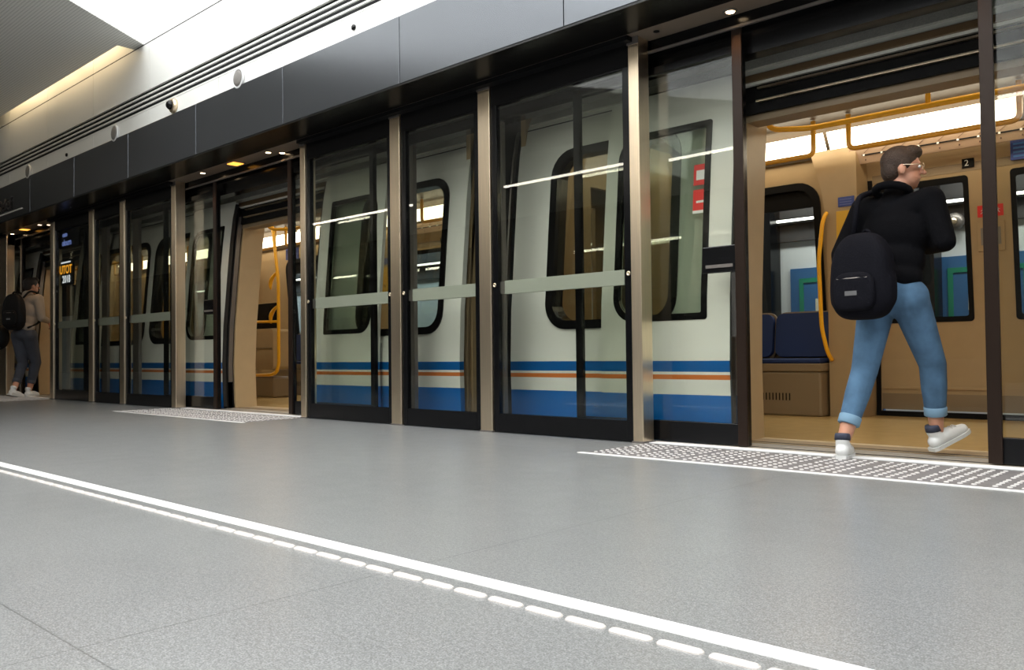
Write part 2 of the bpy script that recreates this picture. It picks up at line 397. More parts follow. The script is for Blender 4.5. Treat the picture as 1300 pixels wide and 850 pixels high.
plab = {-3.19: 'stainless steel post at the left side of the near doorway', -4.565: 'second stainless steel post left of the near doorway', -5.625: 'third stainless steel post left of the near doorway',
        -7.0: 'stainless steel post at the right side of the middle doorway', -9.66: 'stainless steel post at the left side of the middle doorway', -11.08: 'second steel post left of the middle doorway',
        -12.08: 'third steel post left of the middle doorway', -13.53: 'steel post just right of the far person walking in', -15.55: 'wide steel post at the left edge of the photo',
        -.62: 'steel post at the right side of the near doorway', .76: 'steel post farthest right beyond the near doorway'}
for x, w, dr in POSTS:
    t = thing('screen_post', plab[x], 'post', (x, 4.66, 0), 'steel posts of the platform screen')
    if x < -15: w = .9; xx0 = x - .9; xx1 = x + .0
    else: xx0, xx1 = x - w / 2, x + w / 2
    ob('column', B((xx0, xx1, 4.60, 4.72 if dr else 4.69, 0, 2.632)), STEEL, t, bevel=.004)
    ob('cap', B((xx0 - .004, xx1 + .004, 4.594, 4.6, 2.585, 2.632)), STEELD, t)
    ob('base_plate', B((xx0 - .006, xx1 + .006, 4.594, 4.73, 0, .012)), STEELD, t)
    if not dr: ob('rear_column', B((x - .19, x - .02, 4.82, 4.86, 0, 2.395)), STEELD, t)

def latch(x, y, z, parent):
    bm = bmesh.new(); lathe(bm, (x, y, z), [(.013, 0), (.016, -.003), (.015, -.006), (.009, -.007), (.008, -.004)], 'y', 16); return ob('lock', bm, STEEL, parent, smooth=True)
SCR = [(-4.50, -3.235, 'wide glass screen just left of the near doorway post'), (-5.555, -4.63, 'narrow glass screen between the second and third posts'), (-6.955, -5.69, 'glass screen just right of the middle doorway'),
       (-11.01, -9.72, 'glass screen just left of the middle doorway post'), (-12.0, -11.15, 'narrow glass screen between two far steel posts'), (-13.46, -12.16, 'glass screen right of the far person, with blue sign letters'),
       (-.575, .70, 'glass screen to the right of the near doorway')]
for i, (x0, x1, lab) in enumerate(SCR):
    t = thing('glass_screen', lab, 'glass screen', ((x0 + x1) / 2, 4.64, 0), 'fixed glass screens along the platform edge')
    bm = bmesh.new(); frame_rect(bm, x0, x1, .003, 2.46, 4.615, 4.66, .055, .055, .015, .14); ob('frame', bm, BLACK, t, bevel=.003)
    ob('pane', B((x0 + .056, x1 - .056, 4.632, 4.638, .144, 2.444)), GLASS, t)
    ob('crossbar', B((x0 + .10, x1 - .075, 4.642, 4.668, 1.03, 1.13)), BAR, t, bevel=.002)
    ob('bracket', B((x0 + .056, x0 + .10, 4.642, 4.66, 1.035, 1.125)), STEELD, t)
    latch(x0 + .025, 4.614, 1.10, t)
    if i in (0, 2): latch(x1 - .022, 4.614, 1.10, t)

def slide(xl, xt, lab, hside):
    """sliding screen door, leading edge xl, trailing edge xt"""
    x0, x1 = min(xl, xt), max(xl, xt); lead_left = xl < xt
    t = thing('sliding_screen_door', lab, 'sliding door', ((x0 + x1) / 2, 4.78, 0), 'sliding glass doors of the platform screen')
    bm = bmesh.new(); frame_rect(bm, x0, x1, .012, 2.46, 4.755, 4.80, .05, .05, .05, .13); ob('frame', bm, BLACK, t, bevel=.003)
    ob('pane', B((x0 + .051, x1 - .051, 4.772, 4.778, .142, 2.41)), GLASS, t)
    a, c = (x0 - .005, x0 + .06) if lead_left else (x1 - .06, x1 + .005)
    ob('leading_stile', B((a, c, 4.738, 4.754, .012, 2.55)), BRONZE, t, bevel=.003)['label'] = 'bronze leading stile'
    if lead_left: return t
    a, c = x1 - .29, x1 - .055
    hb = ob('handle', B((a, c, 4.742, 4.77, 1.07, 1.235)), BLACK, t, bevel=.006); hb['label'] = 'black emergency handle box'
    ob('latch', B((a + .03, c - .02, 4.734, 4.742, 1.10, 1.12)), STEELD, hb)
    return t
slide(-2.50, -3.82, 'sliding glass door half open at the left of the near doorway', 0)
slide(-1.19, .12, 'sliding glass door with black edge at the right of the near doorway', 0)
slide(-7.47, -6.12, 'sliding glass door at the right of the middle doorway', 0)
slide(-8.93, -10.25, 'sliding glass door at the left of the middle doorway', 0)
slide(-13.95, -12.7, 'sliding glass door behind the blue letters, right of the far person', 0)
slide(-15.28, -16.5, 'sliding glass door at the left of the far person', 0)

# spotlights in the soffit
def spot(x, y, lab, power=1.2):
    t = thing('spotlight', lab, 'spotlight', (x, y, 2.632), 'small round spotlights in the soffit')
    bm = bmesh.new(); lathe(bm, (x, y, 2.631), [(.045, 0), (.045, -.006), (.032, -.008), (.030, -.001)]); ob('rim', bm, STEELD, t, smooth=True)
    bm = bmesh.new(); lathe(bm, (x, y, 2.626), [(.028, .002), (.024, -.004)]); ob('lens', bm, SPOT, t)
    l = bpy.data.lights.new('spot_lamp', 'SPOT'); l.energy = power * 14; l.color = (1, .62, .30); l.spot_size = math.radians(75); l.spot_blend = .6; l.shadow_soft_size = .03
    o = bpy.data.objects.new('spot_lamp', l); COL.objects.link(o); o.location = (0, 0, -.02); o.parent = t
for x, y, lab in ((-2.52, 4.66, 'spotlight at the left end over the near doorway'), (-7.6, 4.6, 'spotlight at the right end over the middle doorway'), (-7.52, 4.71, 'small bright disc above the right sliding door edge of the middle doorway'),  # last one here is a small bright disc, built like a spotlight
                  (-8.95, 4.6, 'spotlight at the left end over the middle doorway'), (-14.09, 4.62, 'spotlight over the right of the far person'), (-14.0, 4.72, 'spotlight nearest the blue letters, right of the far person'),
                  (-15.4, 4.64, 'spotlight farthest left over the far person'), (-1.3, 4.66, 'spotlight over the right end of the near doorway')):
    spot(x, y, lab)
for x, lab in ((-8.28, 'amber beacon light over the middle doorway'), (-14.75, 'amber beacon light over the far doorway')):
    t = thing('beacon', lab, 'light', (x, 4.62, 2.632))
    ob('lens', B((x - .07, x + .07, 4.56, 4.68, 2.618, 2.631)), AMBL, t, bevel=.008); bm = bmesh.new()
    frame_rect(bm, x - .085, x + .085, 4.545, 4.695, 0, .006, .015, .015, .015, .015); bmesh.ops.rotate(bm, cent=(0, 0, 0), matrix=Matrix.Rotation(PI / 2, 3, 'X'), verts=bm.verts)
    bmesh.ops.transform(bm, matrix=Matrix(((1, 0, 0, 0), (0, -1, 0, 0), (0, 0, 1, 2.625), (0, 0, 0, 1))), verts=bm.verts)
    ob('frame', bm, STEELD, t)
# tiny dark hole in soffit = sensor over near doorway
bm = bmesh.new(); lathe(bm, (-3.02, 4.62, 2.631), [(.02, 0), (.02, -.004), (.012, -.006)]); single('sensor', bm, BLACKM, 'small dark sensor in the soffit beside the near doorway post', 'sensor', (-3.02, 4.62, 2.631))

# round wall devices
for x, lab in ((-7.42, 'round loudspeaker nearest the camera on the white wall'), (-10.26, 'round loudspeaker on the white wall below the vent, second from right'), (-13.2, 'round loudspeaker farthest left on the white wall')):
    t = thing('loudspeaker', lab, 'loudspeaker', (x, WY, 3.235), 'round loudspeakers on the upper wall')
    bm = bmesh.new(); lathe(bm, (x, WY, 3.235), [(.098, 0), (.098, -.02), (.083, -.026), (.08, -.02)], 'y', 28); ob('rim', bm, mat('spk', (.62, .62, .62), .4), t, smooth=True)
    bm = bmesh.new(); lathe(bm, (x, WY, 3.235), [(.079, -.019), (.079, -.023), (.05, -.03), (.015, -.033)], 'y', 28); ob('grille', bm, mat('grille', (.20, .185, .17), .6, bump=.6, bscale=400), t, smooth=True)
t = thing('dome_camera', 'small round security camera on the white wall between two loudspeakers', 'camera', (-8.76, WY, 3.25))
bm = bmesh.new(); lathe(bm, (-8.76, WY, 3.25), [(.075, 0), (.075, -.03), (.06, -.045), (.05, -.045)], 'y', 24); ob('housing', bm, STEEL, t, smooth=True)
bm = bmesh.new(); lathe(bm, (-8.76, WY, 3.25), [(.05, -.04), (.046, -.065), (.03, -.085), (.01, -.092)], 'y', 24); ob('dome', bm, BLACK, t, smooth=True)
for x, z, lab in ((-5.62, 3.24, 'small black round sensor on the white wall above the fascia'), (-11.78, 3.235, 'tiny black round sensor on the dim end of the white wall')):
    bm = bmesh.new(); lathe(bm, (x, WY, z), [(.024, 0), (.024, -.012), (.016, -.018), (.004, -.02)], 'y', 16); single('sensor', bm, BLACK, lab, 'sensor', (x, WY, z), smooth=True)

# ------------------------------------------------------------------ floor markings
single('floor_line', B((-24, 8, 1.530, 1.592, 0, .0015)), LINE, 'long white painted line crossing the grey platform floor', 'floor line', (-3, 1.56, 0))
def pill(bm, L_, w, h):
    n = 8; out = []
    def ring(l, ww, z):
        r = []
        for s, a0 in ((1, -PI / 2), (-1, PI / 2)):
            for i in range(n + 1):
                a = a0 + PI * i / n; r.append(bm.verts.new((s * (l / 2 - ww / 2) + math.cos(a) * ww / 2, math.sin(a) * ww / 2, z)))
        return r
    rs = [ring(L_, w, 0), ring(L_ - .002, w - .002, h * .45), ring(L_ - .012, w - .012, h)]
    for a, c in zip(rs, rs[1:]):
        for k in range(len(a)): bm.faces.new((a[k], a[(k + 1) % len(a)], c[(k + 1) % len(a)], c[k]))
    bm.faces.new(rs[-1])
    bm.faces.new(rs[0][::-1])
bm = bmesh.new(); pill(bm, .106, .029, .006)
bar0 = ob('guidance_bar', bm, BARW, smooth=False)
tag(bar0, 'white raised pill shaped guidance bar in the row beside the white floor line', 'guidance bar', 'raised guidance bars in a row on the floor')
bar0.location = (-.806 + .118, 1.464, 0)
for k in range(1, 50):
    clone(bar0, (-.806 + .118 - .1180 * k, 1.464, 0))

def tactile(x0, x1, lab, parts=100):
    xm = (x0 + x1) / 2
    t = thing('tactile_paving', lab, 'tactile paving', (xm, 4.3, 0), 'studded warning strips before the doorways')
    ob('base', B((x0, x1, 3.995, 4.60, 0, .002)), TACT, t)
    ob('edge_line', B((x0 - .03, x1 + .03, 3.945, 3.985, 0, .003)), LINE, t)['label'] = 'white line along its front edge'
    bm = bmesh.new(); lathe(bm, (0, 0, 0), [(.0118, 0), (.011, .0028), (.008, .0045)], 'z', 10)
    me_o = ob('stud', bm, STUD, t); me_o.location = (0, 0, .002)
    pts = []
    n = int(round((x1 - x0) / .301))
    for k in range(n):
        for i in range(5):
            for q in range(2):
                for j in range(5): pts.append((x0 + .04 + k * .301 + i * .0548, 4.035 + q * .300 + j * .0548))
    pts.sort(key=lambda p: p[0] ** 2 + p[1] ** 2)
    o0 = Vector((xm, 4.3, 0))
    def pos(p): return Vector((p[0], p[1], .002)) - o0
    # the stud mesh was shifted by the parent's origin: undo it so each copy sits on its own location
    me_o.data.transform(Matrix.Translation(o0)); me_o.location = pos(pts[0])
    for p in pts[1:parts]:
        clone(me_o, pos(p), t)
    bm = bmesh.new()
    for p in pts[parts:]: lathe(bm, (p[0], p[1], .002), [(.0118, 0), (.011, .0028), (.008, .0045)], 'z', 8)
    s = ob('studs', bm, STUD, t); s['kind'] = 'stuff'
    return t
tactile(-3.14, -.43, 'studded tactile strip in front of the near doorway, under the walking person')
tactile(-9.72, -7.01, 'studded tactile strip in front of the middle doorway')
tactile(-16.2, -13.49, 'studded tactile strip in front of the far doorway', 100)
# door sills
for x0, x1, lab in ((-3.15, -.66, 'pale metal door sill of the near doorway'), (-9.6, -7.04, 'pale metal door sill of the middle doorway'), (-15.55, -13.6, 'pale metal door sill of the far doorway')):
    t = thing('door_sill', lab, 'door sill', ((x0 + x1) / 2, 4.75, 0))
    ob('plate', B((x0, x1, 4.655, 4.735, 0, .004)), WHITEW, t); ob('track_plate', B((x0, x1, 4.735, 4.863, 0, .006)), SILL, t)
    ob('groove', B((x0, x1, 4.795, 4.815, .006, .0075)), BLACKM, t)

# ------------------------------------------------------------------ the train
def car(name, lab, X0, X1, doors, wins, fwins, fdoors):
    """doors: list of centre x (opening 1.85 wide); wins: near side windows; X0<X1"""
    t = thing(name, lab, 'train', ((X0 + X1) / 2, 6.45, 0), 'cars of the metro train')
    HW, DT = .925, 2.33
    Z0, Z1 = -.55, 2.9
    # near side body: door openings are notches in the outline
    def side(yoff, th, far, mt, nm, ww, dd, zlo=Z0, zhi=Z1, rr=.16):
        out = [(X0, zhi)]
        bm = bmesh.new()
        xs = sorted([d for d in dd if X0 < d < X1])
        pts = [(X0, zlo)]
        for d in xs: pts += [(max(d - HW, X0 + .01), zlo), (max(d - HW, X0 + .01), 2.12 if yoff > .05 else DT - .01), (min(d + HW, X1 - .01), 2.12 if yoff > .05 else DT - .01), (min(d + HW, X1 - .01), zlo)]
        pts += [(X1, zlo), (X1, zhi), (X0, zhi)]
        holes = [rrect(a, c, .82, 2.10, rr) for a, c in ww if a > X0 and c < X1]
        sheet(bm, pts, holes, yoff, th, far=far); return ob(nm, bm, mt, t)
    side(0, .05, False, PAINT, 'body_side', wins, doors)
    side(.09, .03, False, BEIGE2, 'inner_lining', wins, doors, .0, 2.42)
    side(0, .05, True, PAINT, 'body_side', fwins, fdoors)
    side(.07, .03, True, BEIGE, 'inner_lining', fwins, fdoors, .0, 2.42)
    for far, ww in ((False, wins), (True, fwins)):
        for a, c in ww:
            bm = bmesh.new(); sheet(bm, rrect(a - .055, c + .055, .765, 2.155, .20), [rrect(a + .01, c - .01, .83, 2.09, .15)], -.012, .13, far=far); fr = ob('window_frame', bm, BLACKM if far else BLACK, t)
            ob('pane', S(rrect(a + .005, c - .005, .825, 2.095, .15), [], .012, .006, far=far), GLASSF if far else GLASST, fr)
            if far:
                bm = bmesh.new(); sheet(bm, rect(a + .02, c - .02, 1.93, 2.09), [], .03, .02, far=True); ob('top_strip', bm, BLACKM, fr)
    # roof, floor, ceiling
    ob('roof', B((X0, X1, 5.9, 7.05, 2.86, 2.93)), GREYP, t)
    ob('floor_pan', B((X0 + .02, X1 - .02, 5.06, 7.9, -.3, .002)), TFLOOR, t)['label'] = 'tan train floor'
    ob('ceiling_panel', B((X0 + .02, X1 - .02, 5.35, 7.55, 2.55, 2.58)), TCEIL, t)
    bm = bmesh.new()
    for s, y0, y1 in ((0, 5.28, 5.62), (1, 7.28, 7.62)):
        v = [bm.verts.new(p) for p in ((X0 + .02, y0, 2.33 if not s else 2.56), (X1 - .02, y0, 2.33 if not s else 2.56), (X1 - .02, y1, 2.56 if not s else 2.33), (X0 + .02, y1, 2.56 if not s else 2.33))]
        bm.faces.new(v)
    ob('cove_panel', bm, TCEIL, t)
    ob('end_wall', B((X0, X0 + .05, 5.15, 6.0, .0, 2.6), (X0, X0 + .05, 6.9, 7.8, 0, 2.6), (X0, X0 + .05, 6.0, 6.9, 2.05, 2.6)), BEIGE, t)
    ob('end_wall', B((X1 - .05, X1, 5.15, 6.0, .0, 2.6), (X1 - .05, X1, 6.9, 7.8, 0, 2.6), (X1 - .05, X1, 6.0, 6.9, 2.05, 2.6)), BEIGE, t)
    # drip gutter over the whole side
    gx = [X0 + .08, X1 - .08]
    ob('gutter', S(rect(gx[0], gx[1], 2.43, 2.50), [], -.035, .035), mat('gutter_grey', (.46, .45, .40), .35, noise=.15, nscale=90), t)['label'] = 'pale grey rain gutter'
    ob('seam', S(rect(gx[0] - .06, gx[1], 2.385, 2.393), [], -.004, .006), BLACKM, t)
    # ceiling lights: far row, plus an unseen near row added to brighten the interior
    for y, z, s in ((7.30, 2.40, -1), (5.72, 2.46, 1)):
        lb = thing_part('ceiling_light', t)
        x = X0 + .15
        while x < X1 - .3:
            xe = min(x + 1.46, X1 - .1)
            bm = bmesh.new(); v = [bm.verts.new(p) for p in ((x, y - s * .03, z - .075), (xe, y - s * .03, z - .075), (xe, y + s * .05, z + .06), (x, y + s * .05, z + .06))]; bm.faces.new(v)
            for q in v: pass
            r = bmesh.ops.extrude_face_region(bm, geom=bm.faces[:]); bmesh.ops.translate(bm, vec=(0, -s * .02, .01), verts=[g for g in r['geom'] if isinstance(g, bmesh.types.BMVert)])
            ob('diffuser', bm, LAMP, lb); x += 1.5
    # yellow rails
    def rail(pts, r=.017, m_=YEL, nm='handrail'):
        bm = bmesh.new(); tube(bm, pts, r, 10); return ob(nm, bm, m_, t, smooth=True)
    for d in doors:
        if not (X0 < d < X1): continue
        rail(roundpath([(d - .90, 5.42, 2.30), (d - .93, 5.55, 2.115), (d - .70, 5.7, 2.11), (d + 1.2, 5.7, 2.11)], .08), .019)
        rail([(d + .07, 5.7, 2.11), (d + .07, 5.7, 2.52)], .016)
    k = 0
    for xa in [X0 + .35 + 1.55 * i for i in range(int((X1 - X0) / 1.55))]:
        rail(roundpath([(xa, 7.1, 2.54), (xa, 7.1, 2.25), (xa + 1.25, 7.1, 2.25), (xa + 1.25, 7.1, 2.54)], .06), .021, AMB)
    # doors
    for d in doors:
        for s in (-1, 1):
            xi = d + s * (HW - .02); xo = d + s * (HW + 1.0)
            a, c = min(xi, xo), max(xi, xo)
            if a < X0 or c > X1 + .3: continue
            wi, wo = xi + s * .21, xo - s * .15
            wa, wc = min(wi, wo), max(wi, wo)
            rad = (.012, .13, .13, .012) if s > 0 else (.13, .012, .012, .13)
            hole = rrect(wa, wc, .84, 2.08, rad)
            lf = ob('door_leaf', S(rrect(a, c, .02, 2.40, .03), [hole], -.075, .035), PAINT, t); lf['label'] = 'sliding door leaf pushed open over the body side'
            ob('window_frame', S(rrect(wa - .045, wc + .045, .795, 2.125, tuple(q + .04 if q > .1 else .02 for q in rad)), [rrect(wa, wc, .84, 2.08, rad)], -.079, .03), BLACK, lf)
            ob('pane', S(rrect(wa, wc, .84, 2.08, rad), [], -.068, .006), GLASST, lf)
            if s < 0:
                zb = 1.55
                st = ob('sticker', S(rect(wc - .085, wc + .03, 1.69, 1.83), [], -.0705, .001), RED, lf); ob('pictogram', S(rect(wc - .065, wc - .0, 1.725, 1.79), [], -.0715, .0008), WHITES, st)
                st = ob('sticker', S(rect(wc - .085, wc + .03, 1.51, 1.66), [], -.0705, .001), RED, lf); ob('caption', S(rect(wc - .085, wc + .03, 1.50, 1.52), [], -.0712, .001), WHITES, st); ob('caption', S(rect(wc - .06, wc + .01, 1.57, 1.585), [], -.0712, .001), WHITES, st)
            # rubber edge
            e0, e1 = (xi - .012, xi + .0) if s > 0 else (xi, xi + .012)
            ob('edge_seal', S(rect(e0, e1, .02, 2.36), [], -.078, .04), RUBBER, lf)
            # door post: black seal, grey strip, beige inner jamb
            j = d + s * HW
            ob('door_post', S(rect(min(j, j + s * .06), max(j, j + s * .06), -.02, DT), [], -.03, .10), BLACKM, t)
            g0 = j - s * .022
            ob('post_strip', S(rect(min(g0, j), max(g0, j), .30, 2.22), [], .0, .05), STEELD, t)
            ob('door_jamb', S(rect(min(j, j - s * .03), max(j, j - s * .03), .0, 2.12), [], .07, .27), BEIGE, t)['label'] = 'beige inner door jamb'
        # head: black recess with two silver rails, beige lintel
        ob('door_head', S(rect(d - HW - .02, d + HW + .02, 2.13, 2.36), [], .03, .03), BLACKM, t)['label'] = 'black door mechanism recess'
        for z in (2.285, 2.195):
            ob('door_rail', S(rect(d - HW + .12, d + HW, z, z + .014), [], -.005, .03), STEEL, t)
        ob('lintel', S(rect(d - HW, d + HW, 2.085, 2.14), [], .06, .16), BEIGE2, t)['label'] = 'beige lintel over the doorway'
        ob('head_seal', S(rect(d - HW - .1, d + HW + .1, 2.34, 2.385), [], -.02, .05), mat('amber_seal', (.16, .10, .05), .5), t)
        # threshold
        ob('threshold', B((d - HW, d + HW, 4.93, 5.06, -.06, .0)), SILL, t); ob('threshold_strip', B((d - HW, d + HW, 5.31, 5.36, .002, .006)), mat('sill_edge', (.62, .48, .30), .35), t)
        ob('threshold_groove', B((d - HW, d + HW, 5.10, 5.13, .002, .004)), BLACKM, t)
        ob('threshold_plate', B((d - HW, d + HW, 5.06, 5.31, .0, .0035)), mat('sill_plate', (.42, .32, .20), .4, .3), t)
    # far doors, closed
    for d in fdoors:
        if not (X0 < d < X1): continue
        for s in (-1, 1):
            a, c = (d - HW, d - .004) if s < 0 else (d + .004, d + HW)
            wa, wc = a + .05 if s < 0 else a + .17, c - .17 if s < 0 else c - .05
            lf = ob('far_door_leaf', S(rect(a, c, .06, 2.05), [rrect(wa, wc, .84, 2.0, .02)], .06, .04, far=True), BEIGE, t); lf['label'] = 'closed door leaf on the far side'
            ob('window_frame', S(rrect(wa - .02, wc + .02, .815, 2.02, .03), [rrect(wa + .02, wc - .02, .86, 1.965, .02)], .101, .006, far=True), BLACKM, lf)
            ob('pane', S(rrect(wa + .01, wc - .01, .85, 1.98, .02), [], .075, .006, far=True), GLASSF, lf)
            ob('molding', S(rect(a + .01, c - .01, .24, .262), [], .101, .012, far=True), BEIGE, lf); ob('kick_plate', S(rect(a + .01, c - .01, .06, .20), [], .101, .006, far=True), BEIGE2, lf)
            xs = d + s * .055
            st = ob('exit_sticker', S(rect(xs - .04, xs + .04, 1.66, 1.755), [], .102, .002, far=True), RED, lf)
            bm = bmesh.new(); y = 12.95 - prof(1.7) - .106
            for (p0, p1, rr) in (((0, .024), (0, .024), .006), ((0, .015), (.002, -.006), .004), ((.002, -.006), (-.014, -.022), .003), ((.002, -.006), (.014, -.022), .003), ((0, .010), (-.014, 0), .0025), ((0, .010), (.015, .004), .0025)):
                if p0 == p1: lathe(bm, (xs + p0[0], y, 1.71 + p0[1]), [(rr, 0), (rr * .8, -.001)], 'y', 10)
                else: tube(bm, [(xs + p0[0], y, 1.71 + p0[1]), (xs + p1[0], y, 1.71 + p1[1])], rr, 6)
            ob('running_figure', bm, WHITES, st)
            em = ob('emergency_handle', S(rect(xs - .045, xs + .045, 1.38, 1.62), [], .102, .018, far=True), BEIGE, lf, bevel=.004)
            ob('grip', S(rect(xs - .018, xs + .018, 1.43, 1.57), [], .12, .006, far=True), GREYP, em)
        ob('far_door_seal', S(rect(d - HW - .035, d - HW, .0, 2.08), [], .1, .02, far=True), BLACKM, t); ob('far_door_seal', S(rect(d + HW, d + HW + .035, .0, 2.08), [], .1, .02, far=True), BLACKM, t)
        ob('far_door_seal', B((d - HW, d + HW, 7.80, 7.86, .0, .045)), BLACKM, t)
        # pillars beside the doors with bar and signs
        for s in (-1, 1):
            xa, xb = sorted((d + s * (HW + .04), d + s * (HW + .31)))
            bm = bmesh.new()
            v = []
            for (dx, z) in ((0, .002), (0, 1.7), (.04, 2.0), (.14, 2.36)):
                for y in (7.47, 7.86):
                    v.append([bm.verts.new((xa - (dx if s < 0 else 0), y, z)), bm.verts.new((xb + (dx if s > 0 else 0), y, z))])
            for i in range(0, 6, 2):
                a0, a1, c0, c1 = v[i], v[i + 1], v[i + 2], v[i + 3]
                bm.faces.new((a0[0], a0[1], c0[1], c0[0])); bm.faces.new((a1[0], c1[0], c1[1], a1[1])); bm.faces.new((a0[0], c0[0], c1[0], a1[0])); bm.faces.new((a0[1], a1[1], c1[1], c0[1]))
            pl = ob('door_pillar', bm, BEIGE, t); pl['label'] = 'beige pillar beside the far door'
            xo = xa if s < 0 else xb
            bm = bmesh.new(); tube(bm, roundpath([(xo - s * .01, 7.45, 1.80), (xo - s * .0, 7.39, 1.74), (xo + s * .035, 7.37, 1.38), (xo + s * .02, 7.37, .78), (xo - s * .02, 7.39, .56), (xo - s * .03, 7.46, .50)], .07), .018, 10)
            ob('grab_bar', bm, YEL, pl, smooth=True)['label'] = 'bent yellow grab bar'
            if s < 0:
                bm = bmesh.new(); box(bm, xa + .09, xb - .005, 7.458, 7.468, 1.44, 1.805); yb = ob('notice', bm, YSIGN, pl, bevel=.012); yb['label'] = 'yellow notice'
                ob('symbol', B((xa + .12, xa + .15, 7.455, 7.458, 1.52, 1.56)), RED, yb)
                textmesh('lettering', 'Pa', .05, (xa + .19, 7.4565, 1.54), (PI / 2, 0, 0), BLACKM, yb, .0005)
                bs = ob('notice', B((xa + .11, xb - .02, 7.46, 7.468, 1.84, 1.925)), BSIGN, pl); bs['label'] = 'small dark blue notice'
                for q in range(3): ob('text_line', B((xa + .125, xb - .04, 7.457, 7.46, 1.855 + q * .022, 1.862 + q * .022)), mat('pale_blue', (.12, .16, .45), .4), bs)
        # line map over the far doors
        bm = bmesh.new(); v = [bm.verts.new(p) for p in ((d - HW - .1, 7.56, 2.21), (d + HW + .1, 7.56, 2.21), (d + HW + .1, 7.46, 2.325), (d - HW - .1, 7.46, 2.325))]; bm.faces.new(v)
        r = bmesh.ops.extrude_face_region(bm, geom=bm.faces[:]); bmesh.ops.translate(bm, vec=(0, .02, 0), verts=[g for g in r['geom'] if isinstance(g, bmesh.types.BMVert)])
        lm = ob('line_map', bm, PINKM, t); lm['label'] = 'pale line map with black route and station ticks'
        def mapy(z): return 7.56 - .1 * (z - 2.21) / .115 - .003
        bm = bmesh.new(); x = d - HW; box(bm, x, d + HW, mapy(2.272) - .001, mapy(2.272) + .004, 2.266, 2.278)
        ob('route', bm, BLACKM, lm)
        bm = bmesh.new()
        for q in range(13):
            xx = d - HW + .02 + q * .15; box(bm, xx - .012, xx + .004, mapy(2.272) - .003, mapy(2.272), 2.262, 2.282)
        ob('station_marks', bm, WHITES, lm)
        bm = bmesh.new()
        for q in range(13):
            xx = d - HW + .02 + q * .15; tube(bm, [(xx, mapy(2.285), 2.285), (xx + .06, mapy(2.318), 2.318)], .0018, 4); box(bm, xx - .006, xx + .004, mapy(2.235) - .002, mapy(2.235) + .003, 2.228, 2.246)
        ob('station_names', bm, mat('map_text', (.12, .06, .04), .5), lm)
        ns = ob('number_plate', B((d - .19, d - .10, 7.715, 7.725, 2.075, 2.15)), BLACKM, t); ns['label'] = 'black plate with white number'
        textmesh('number', '2', .07, (d - .155, 7.7135, 2.112), (PI / 2, 0, 0), WHITES, ns, .0005)
        bd = ob('screen', B((d + .17, d + .62, 7.70, 7.715, 2.08, 2.24)), BSIGN, t); bd['label'] = 'blue information panel over the far door'
        for q in range(4): ob('text_line', B((d + .19, d + .45, 7.697, 7.70, 2.10 + q * .033, 2.115 + q * .033)), mat('mid_blue', (.05, .2, .6), .4), bd)
        ob('over_door_panel', B((d - HW - .1, d + HW + .1, 7.73, 7.80, 2.05, 2.36)), BEIGE2, t)
    return t
def thing_part(name, parent):
    o = bpy.data.objects.new(name, None); COL.objects.link(o); o.parent = parent; o.empty_display_size = .1; ORG[o.name] = ORG[parent.name]; return o
# seats are fixed to the car: parts of it
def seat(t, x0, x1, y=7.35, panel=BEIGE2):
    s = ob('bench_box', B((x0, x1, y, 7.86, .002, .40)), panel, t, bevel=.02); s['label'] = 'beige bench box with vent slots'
    ob('bench_lip', B((x0 - .01, x1 + .01, y - .012, 7.86, .40, .47)), panel, s, bevel=.008)
    bm = bmesh.new(); lathe(bm, (x0 + .55, y - .012, .437), [(.012, 0), (.012, -.006), (.005, -.007)], 'y', 12); ob('lock', bm, STEEL, s)
    bm = bmesh.new(); n = int((x1 - x0 - .3) / .032)
    for k in range(n): box(bm, x0 + .06 + k * .032, x0 + .07 + k * .032, y - .002, y + .01, .14, .205)
    ob('vent_slots', bm, BLACKM, s)
    n = max(1, int(round((x1 - x0) / .6))); w = (x1 - x0) / n
    for k in range(n):
        a = x0 + k * w + .015; c = x0 + (k + 1) * w - .015
        cu = ob('seat_cushion', B((a, c, y + .01, 7.72, .47, .515)), SEATB, t, bevel=.015, seg=3); cu['label'] = 'dark blue seat cushion'
        bm = bmesh.new(); sheet(bm, rrect(a, c, .53, .94, .07), [], 0, .05, flat=0)
        bmesh.ops.rotate(bm, cent=(0, 0, .53), matrix=Matrix.Rotation(-.12, 3, 'X'), verts=bm.verts); bmesh.ops.translate(bm, verts=bm.verts, vec=(0, 7.66, 0))
        ob('seat_back', bm, SEATB, t, bevel=.012, seg=3)['label'] = 'dark blue seat back'
        bm = bmesh.new(); sheet(bm, rrect(a - .012, c + .012, .50, .955, .08), [], 0, .03, flat=0)
        bmesh.ops.rotate(bm, cent=(0, 0, .53), matrix=Matrix.Rotation(-.12, 3, 'X'), verts=bm.verts); bmesh.ops.translate(bm, verts=bm.verts, vec=(0, 7.715, 0))
        ob('back_shell', bm, BEIGE2, t, bevel=.01)['label'] = 'beige seat shell'

c1 = car('train_car', 'near train car at the right with open doors, tan floor inside', -4.68, 3.2, [-1.80], [(-4.26, -3.2), (-.5, .6)], [(-4.4, -3.36), (-.45, .6)], [-1.90])
seat(c1, -4.35, -3.16); seat(c1, -.58, .6)
c2 = car('train_car', 'middle train car at the left, partly hidden by steel posts and screens', -17.8, -5.27, [-8.22, -14.6], [(-6.67, -5.54), (-11.15, -9.75), (-12.95, -11.42)], [(-7.0, -5.6), (-12.2, -9.7)], [-8.3, -14.6])
seat(c2, -12.0, -9.7); seat(c2, -6.6, -5.5)
